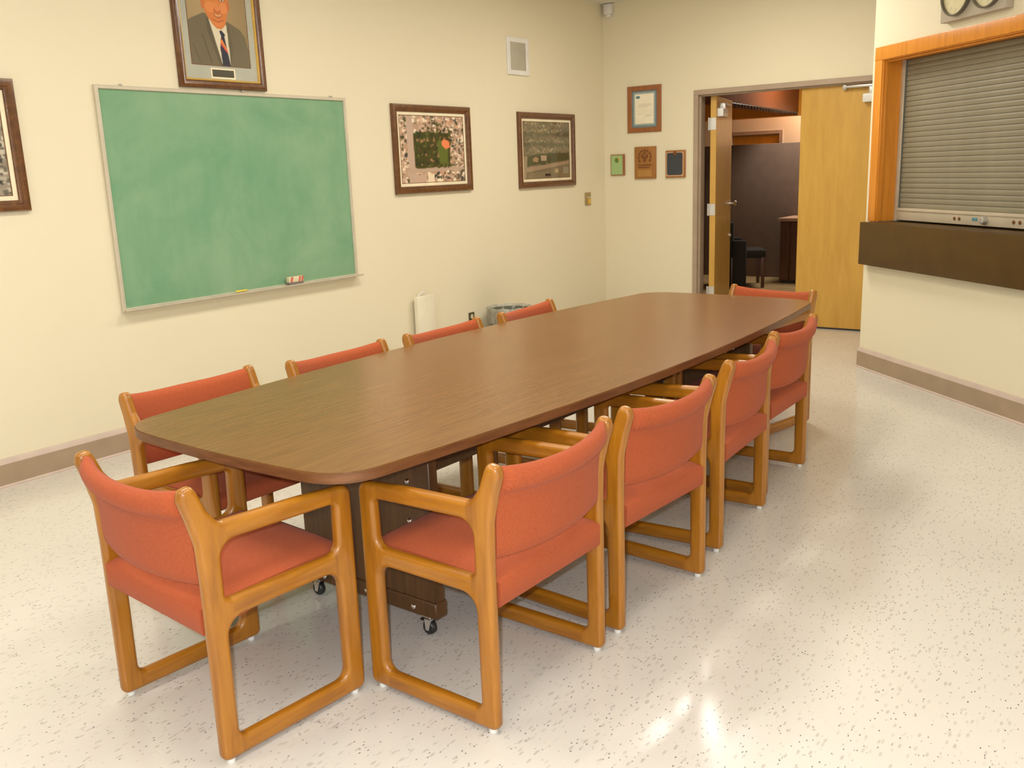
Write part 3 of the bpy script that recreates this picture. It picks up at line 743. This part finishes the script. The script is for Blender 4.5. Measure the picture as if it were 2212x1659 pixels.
def pedestal(s):
    v0 = s * 1.262
    u0, u1 = (-.262, .368)
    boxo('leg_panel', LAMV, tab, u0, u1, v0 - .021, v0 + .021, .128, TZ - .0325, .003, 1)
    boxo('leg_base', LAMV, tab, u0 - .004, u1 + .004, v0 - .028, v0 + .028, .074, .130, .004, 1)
    for uu in (u0 + .10, (u0 + u1) / 2, u1 - .095):
        for zz in (.10,) if uu == (u0 + u1) / 2 else (.10, .40, .462, .535):
            bm = bmesh.new()
            yy = v0 - s * 0 - (.028 if zz < .13 else .021)
            lathe(bm, [(.010, -.000), (.010, -.002), (.007, -.006), (.003, -.008)], (uu, yy, zz), 'Y', 14); finish(bm, 'bolt', CHROME, tab)
    for uu in (u0 + .032, u1 - .050):
        # caster: plate, fork, wheel, brake tab
        bm = bmesh.new(); box(bm, uu - .022, uu + .022, v0 - .025, v0 + .025, .069, .0745, .001, 1)
        lathe(bm, [(.012, .058), (.012, .070)], (uu, v0, 0), 'Z', 12)
        for q in (-1, 1):
            t = bmesh.new(); prism(t, [(uu - .014, .060), (uu + .016, .060), (uu + .004, .018), (uu - .010, .018)], v0 + q * .0135 - .0015, v0 + q * .0135 + .0015); merge(bm, t)
        box(bm, uu - .014, uu + .016, v0 - .015, v0 + .015, .055, .060, .001, 1)
        cst = finish(bm, 'caster_fork', CHROME, tab)
        bm = bmesh.new(); lathe(bm, [(.012, -.0115), (.021, -.0115), (.0245, -.008), (.0255, 0), (.0245, .008), (.021, .0115), (.012, .0115)], (uu - .003, v0, .0256), 'Y', 28); finish(bm, 'caster_wheel', BLACKR, cst)
        bm = bmesh.new(); box(bm, uu - .042, uu - .014, v0 - .008, v0 + .008, .043, .049, .002, 1); finish(bm, 'brake_tab', BLACKR, cst)
pedestal(-1); pedestal(1)
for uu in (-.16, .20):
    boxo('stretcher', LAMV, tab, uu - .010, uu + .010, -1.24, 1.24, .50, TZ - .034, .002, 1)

# ------------------------------------------------------------------ armchairs
def rounded(corners, n=7):
    """corners: (x, y, radius) -> polygon with each corner rounded"""
    out = []; L = len(corners)
    for i in range(L):
        p = Vector(corners[i][:2]); a = Vector(corners[i - 1][:2]); b = Vector(corners[(i + 1) % L][:2]); r = corners[i][2]
        if r <= 0: out.append(tuple(p)); continue
        da, db = (a - p), (b - p); la, lb = da.length, db.length; da.normalize(); db.normalize()
        ang = da.angle(db); tl = min(r / math.tan(ang / 2), .48 * la, .48 * lb); r = tl * math.tan(ang / 2)
        c = p + (da + db).normalized() * (r / math.sin(ang / 2))
        s, e = p + da * tl, p + db * tl
        a0 = math.atan2(s.y - c.y, s.x - c.x); a1 = math.atan2(e.y - c.y, e.x - c.x)
        d = (a1 - a0 + math.pi) % (2 * math.pi) - math.pi
        for k in range(n + 1): out.append((c.x + r * math.cos(a0 + d * k / n), c.y + r * math.sin(a0 + d * k / n)))
    return out
OUT = rounded([(.003, .012, .022), (.485, .012, .022), (.485, .649, .030), (.30, .660, .15), (.066, .666, .030), (.036, .706, .05), (.016, .758, .016),
               (.004, .7795, .016), (-.030, .774, .018), (-.036, .745, .03), (-.018, .690, .10), (.000, .615, .12), (.003, .50, .1)])
UP = rounded([(.060, .456, .018), (.424, .458, .034), (.428, .604, .018), (.060, .614, .048)])
LO = rounded([(.058, .066, .026), (.422, .066, .032), (.422, .404, .046), (.060, .402, .050)])
THK, RB = .036, .0145
def side_frame_mesh():
    cu = bpy.data.curves.new('sf', 'CURVE'); cu.dimensions = '2D'; cu.fill_mode = 'BOTH'
    for poly in (OUT, UP, LO):
        s = cu.splines.new('POLY'); s.points.add(len(poly) - 1); s.use_cyclic_u = True
        for p, q in zip(s.points, poly): p.co = (q[0], q[1], 0, 1)
    cu.extrude = THK / 2 - RB; cu.bevel_depth = RB; cu.bevel_resolution = 3; cu.offset = -RB
    o = bpy.data.objects.new('sf', cu); COL.objects.link(o)
    dg = bpy.context.evaluated_depsgraph_get()
    me = bpy.data.meshes.new_from_object(o.evaluated_get(dg))
    bpy.data.objects.remove(o)
    bm = bmesh.new(); bm.from_mesh(me); bpy.data.meshes.remove(me)
    bmesh.ops.remove_doubles(bm, verts=bm.verts[:], dist=1e-5)
    # (d, z, thickness) -> chair space: X = thickness, Y = d - .2425, Z = z
    for v in bm.verts: v.co = Vector((v.co.z, v.co.x - .2425, v.co.y))
    # cut along the joints so that every stick is a piece of its own
    def cut(co, no):
        bmesh.ops.bisect_plane(bm, geom=bm.verts[:] + bm.edges[:] + bm.faces[:], plane_co=co, plane_no=no, dist=1e-6)
    cut((0, .078 - .2425, 0), (0, 1, 0)); cut((0, .408 - .2425, 0), (0, 1, 0))
    bmesh.ops.recalc_face_normals(bm, faces=bm.faces[:])
    bm.verts.index_update()
    nrm = [Vector() for _ in bm.verts]
    for f in bm.faces:
        ar = f.calc_area()
        for v in f.verts: nrm[v.index] += f.normal * ar
    nrm = [n.normalized() for n in nrm]
    parts = {k: [] for k in ('rear_post', 'front_leg', 'armrest', 'seat_rail', 'floor_runner')}
    for f in bm.faces:
        c = f.calc_center_median(); d = c.y + .2425
        k = 'rear_post' if d < .078 else 'front_leg' if d > .408 else 'armrest' if c.z > .53 else 'seat_rail' if c.z > .24 else 'floor_runner'
        parts[k].append(f)
    out = {}
    for k, fs in parts.items():
        idx = {}; V = []; NN = []; F = []
        for f in fs:
            q = []
            for v in f.verts:
                if v.index not in idx:
                    idx[v.index] = len(V); V.append(tuple(v.co)); NN.append(tuple(nrm[v.index]))
                q.append(idx[v.index])
            F.append(q)
        me = bpy.data.meshes.new(k); me.from_pydata(V, [], F)
        me.polygons.foreach_set('use_smooth', [True] * len(F))
        me.normals_split_custom_set_from_vertices(NN)
        out[k] = me
    bm.free()
    return out
SIDE = side_frame_mesh()
HALF = .2675
def seat_bm():
    bm = bmesh.new(); nx, ny = 14, 16; W = .2485
    def top(x, y):
        s = 1 - (abs(x) / W) ** 4; e = min(1, (y + .01) / .02) if False else 1
        yy = (y + .2425) / .475
        return .452 + .018 * yy + .014 * s * (1 - (2 * yy - 1) ** 4) - .006 * (abs(x) / W) ** 6
    prof = []   # closed loop of (y, z-offset kind) built per column
    cols = []
    for i in range(nx + 1):
        x = -W + 2 * W * i / nx
        P = []
        ys = [-.2405 + .475 * k / ny for k in range(ny + 1)]
        # rear face, from bottom to top with a soft edge
        P += [(-.236, .368), (-.2415, .374), (-.2425, .41), (-.2425, .438)]
        for k, y in enumerate(ys):
            z = top(x, y)
            if k == 0: z -= .006; y = -.238
            if k == ny: z -= .008; y -= .004
            P.append((y, z))
        P += [(.2345, .45), (.2345, .425), (.228, .418), (0, .400)]
        cols.append([bm.verts.new((x * (1 if 1 else 0), y, z)) for y, z in P])
    n = len(cols[0])
    for a, b in zip(cols, cols[1:]):
        for k in range(n): bm.faces.new((a[k], a[(k + 1) % n], b[(k + 1) % n], b[k]))
    bm.faces.new(cols[0]); bm.faces.new(cols[-1][::-1])
    return bm
def back_bm():
    bm = bmesh.new(); nx = 20; W = .2490; cols = []
    # rear side going up, over the roll, then down the front: (d, z)
    sec = [(.016, .505), (.008, .512), (.005, .54), (.004, .60), (-.001, .655), (-.006, .686), (-.012, .694), (-.024, .700), (-.034, .715), (-.038, .735), (-.035, .754), (-.024, .765),
           (-.010, .767), (.003, .760), (.010, .745), (.016, .72), (.024, .68), (.031, .62), (.034, .56), (.032, .515), (.026, .506)]
    for i in range(nx + 1):
        s = -1 + 2 * i / nx; x = W * s
        bulge = -.040 * (1 - s * s); dip = .016 * (1 - abs(s) ** 3.0)
        col = []
        for d, z in sec:
            k = max(0, min(1, (z - .505) / .26))
            e = 1 - .45 * max(0, abs(s) - .9) / .1 * (1 if z > .69 and d < 0 else 0)
            zz = z - dip * k - (.012 * (1 - s * s)) * (1 - k)
            dd = (d if d > 0 or z < .69 else -.012 + (d + .012) * e) + bulge * (0.75 + .25 * k)
            col.append(bm.verts.new((x, dd - .2425, zz)))
        cols.append(col)
    n = len(sec)
    for a, b in zip(cols, cols[1:]):
        for k in range(n): bm.faces.new((a[k], a[(k + 1) % n], b[(k + 1) % n], b[k]))
    bm.faces.new(cols[0]); bm.faces.new(cols[-1][::-1])
    return bm
CH = {}
def make_chair():
    t = thing('armchair', '', 'chair', (0, 0, 0), 0, 'orange upholstered oak armchairs round the table')
    for s in (-1, 1):
        for k, me in SIDE.items():
            o = link(me, k, OAKH if k in ('armrest', 'seat_rail', 'floor_runner') else OAK, t, (s * HALF, 0, 0))
            if k in ('rear_post', 'front_leg'):
                gy = (.030 if k == 'rear_post' else .452) - .2425
                if not CH.get(k):
                    bm = bmesh.new(); lathe(bm, [(.011, .0003), (.012, .003), (.012, .0135)], (0, gy, 0), 'Z', 14)
                    CH[k] = finish(bm, 'glide', WHITEP, o)
                else:
                    g = CH[k].copy(); COL.objects.link(g); g.parent = o
    finish(seat_bm(), 'seat', FAB, t, ang=60)
    finish(back_bm(), 'backrest', FAB, t, ang=60)
    return t
proto = make_chair()
def heading(fx, fy): return math.atan2(fy, fx) - math.pi / 2
chairs = [
    (-2.168, 1.534, -.086, 'orange armchair at the near table end with its back to the camera'),
    (-1.619, 2.056, 1.547, 'orange armchair on the right side of the table, nearest the camera'),
    (-1.594, 2.737, 1.495, 'second orange armchair from the camera on the right side of the table'),
    (-1.625, 3.493, 1.627, 'third orange armchair from the camera on the right side of the table'),
    (-1.683, 4.162, 1.585, 'fourth orange armchair on the right side, farthest from the camera'),
    (-2.024, 5.078, -3.365, 'orange armchair at the far table end facing the camera by the door'),
    (-2.775, 2.056, -1.60, 'orange armchair on the chalkboard side, nearest the camera'),
    (-2.685, 2.748, -1.567, 'second orange armchair on the chalkboard side of the table'),
    (-2.670, 3.441, -1.56, 'third orange armchair on the chalkboard side, in front of the white case'),
    (-2.675, 4.177, -1.48, 'farthest orange armchair on the chalkboard side, in front of the wastebasket'),
]
for i, (x, y, a, lab) in enumerate(chairs):
    o = proto if i == 0 else copy_tree(proto)
    o.location = (x, y, 0); o.rotation_euler = (0, 0, a); o['label'] = lab

# ------------------------------------------------------------------ the room beyond the door
struct(boxo('floor_far', CARP, None, -7.5, -1.0, YB + .10, 15.2, -.1, 0))
struct(boxo('ceiling_far', CEILM, None, -7.5, -1.0, YB + .12, 15.2, 2.9, 3.0))
struct(boxo('wall_far_left', WALL, None, -7.6, -7.5, YB, 15.2, 0, 2.9))
struct(boxo('wall_far_right', WALL, None, -1.0, -.9, YB, 15.2, 0, 2.9))
bm = bmesh.new(); box(bm, -7.5, XL - .15, YB, YB + .12, 0, 2.95); box(bm, -1.70, -1.0, YB, YB + .12, 0, 2.95); struct(finish(bm, 'wall_far_near', WALL))
FY = 14.0
bm = bmesh.new(); FD0, FD1, FDZ = -5.93, -5.075, 1.952
box(bm, -7.5, FD0, FY, FY + .12, 0, 2.9); box(bm, FD1, -1.0, FY, FY + .12, 0, 2.9); box(bm, FD0, FD1, FY, FY + .12, FDZ, 2.9); struct(finish(bm, 'wall_far', WALL))
bm = bmesh.new(); ushape(bm, FD0, FD1, FDZ, .055, FY - .016, FY + .13); struct(finish(bm, 'trim_2', TAUPE), 'taupe frame of the far door beyond the partition')
d3 = boxo('door_3', DOORW, None, FD0 + .057, FD1 - .057, FY + .03, FY + .07, .01, FDZ - .058, .003, 1); struct(d3, 'maple door in the far wall beyond the partition')
tag(boxo('office_partition', SCREEN, None, -6.6, -3.2, 12.0, 12.06, 0, 1.722, .006), 'tall brown cloth office partition in the room beyond the door', 'partition')
tag(boxo('ceiling_beam', ORNG, None, -7.4, -1.1, 13.2, 13.42, 2.108, 2.897, .004), 'orange wooden beam across the far room', 'beam')
# soffit with a string of small lights along its lower edge
S0, S1 = Vector((-4.170, 9.4, 0)), Vector((-4.560, 13.15, 0)); SD = (S1 - S0).normalized(); SL = (S1 - S0).length
so = boxo('soffit', REDB, None, 0, SL, 0, .30, 2.145, 2.896, .004); so.location = S0; so.rotation_euler = (0, 0, math.atan2(SD.y, SD.x))
tag(so, 'red brown soffit running away behind the open door', 'soffit')
sl = thing('string_lights', 'string of small hanging lights along the soffit edge', 'string lights', tuple(S0), math.atan2(SD.y, SD.x))
bm = bmesh.new(); tube(bm, [(.05 + k * (SL - .1) / 60, -.008, 2.140 - .006 * (k % 2)) for k in range(61)], .006, 6); finish(bm, 'cord', DARKM, sl)
bm = bmesh.new(); lathe(bm, [(.007, 0), (.009, -.012), (.006, -.034), (.002, -.042)], (0, 0, 0), 'Z', 8); b0 = finish(bm, 'bulb', DARKM, sl, (.12, -.008, 2.136))
for k in range(1, 28):
    c = b0.copy(); COL.objects.link(c); c.location = (.12 + k * (SL - .24) / 27, -.008, 2.136 - .008 * random.random())
# dark chair and cabinet
dc = thing('lounge_chair', 'dark upholstered chair with red brown legs beyond the door', 'chair', (-4.44, 11.06, 0), R_(-62))
boxo('backrest', FABD, dc, -.25, .25, -.28, -.17, .03, .80, .03)
boxo('seat', FABD, dc, -.24, .24, -.17, .22, .36, .46, .03)
for sx in (-.25, .25):
    boxo('armrest', FABD, dc, sx - .04, sx + .04, -.18, -.02, .03, .58, .02)
    for sy in (-.18, .18): boxo('leg', CABW, dc, sx - .022 if sx > 0 else sx, sx if sx > 0 else sx + .022, sy - .02, sy + .02, 0, .37, .003)
cbn = thing('cabinet', 'red brown panelled cabinet with pinkish top beyond the door', 'cabinet', (-4.155, 11.44, 0))
boxo('body', CABW, cbn, .006, 1.2, .006, .52, .03, .765)
boxo('plinth', DARKM, cbn, .02, 1.2, .02, .50, 0, .031)
for k in range(9): boxo('panel', CABW, cbn, .010 + k * .128, .130 + k * .128, -.010, .0055, .04, .755, .004, 1)
boxo('top', PINKT, cbn, -.02, 1.22, -.03, .54, .766, .808, .005)
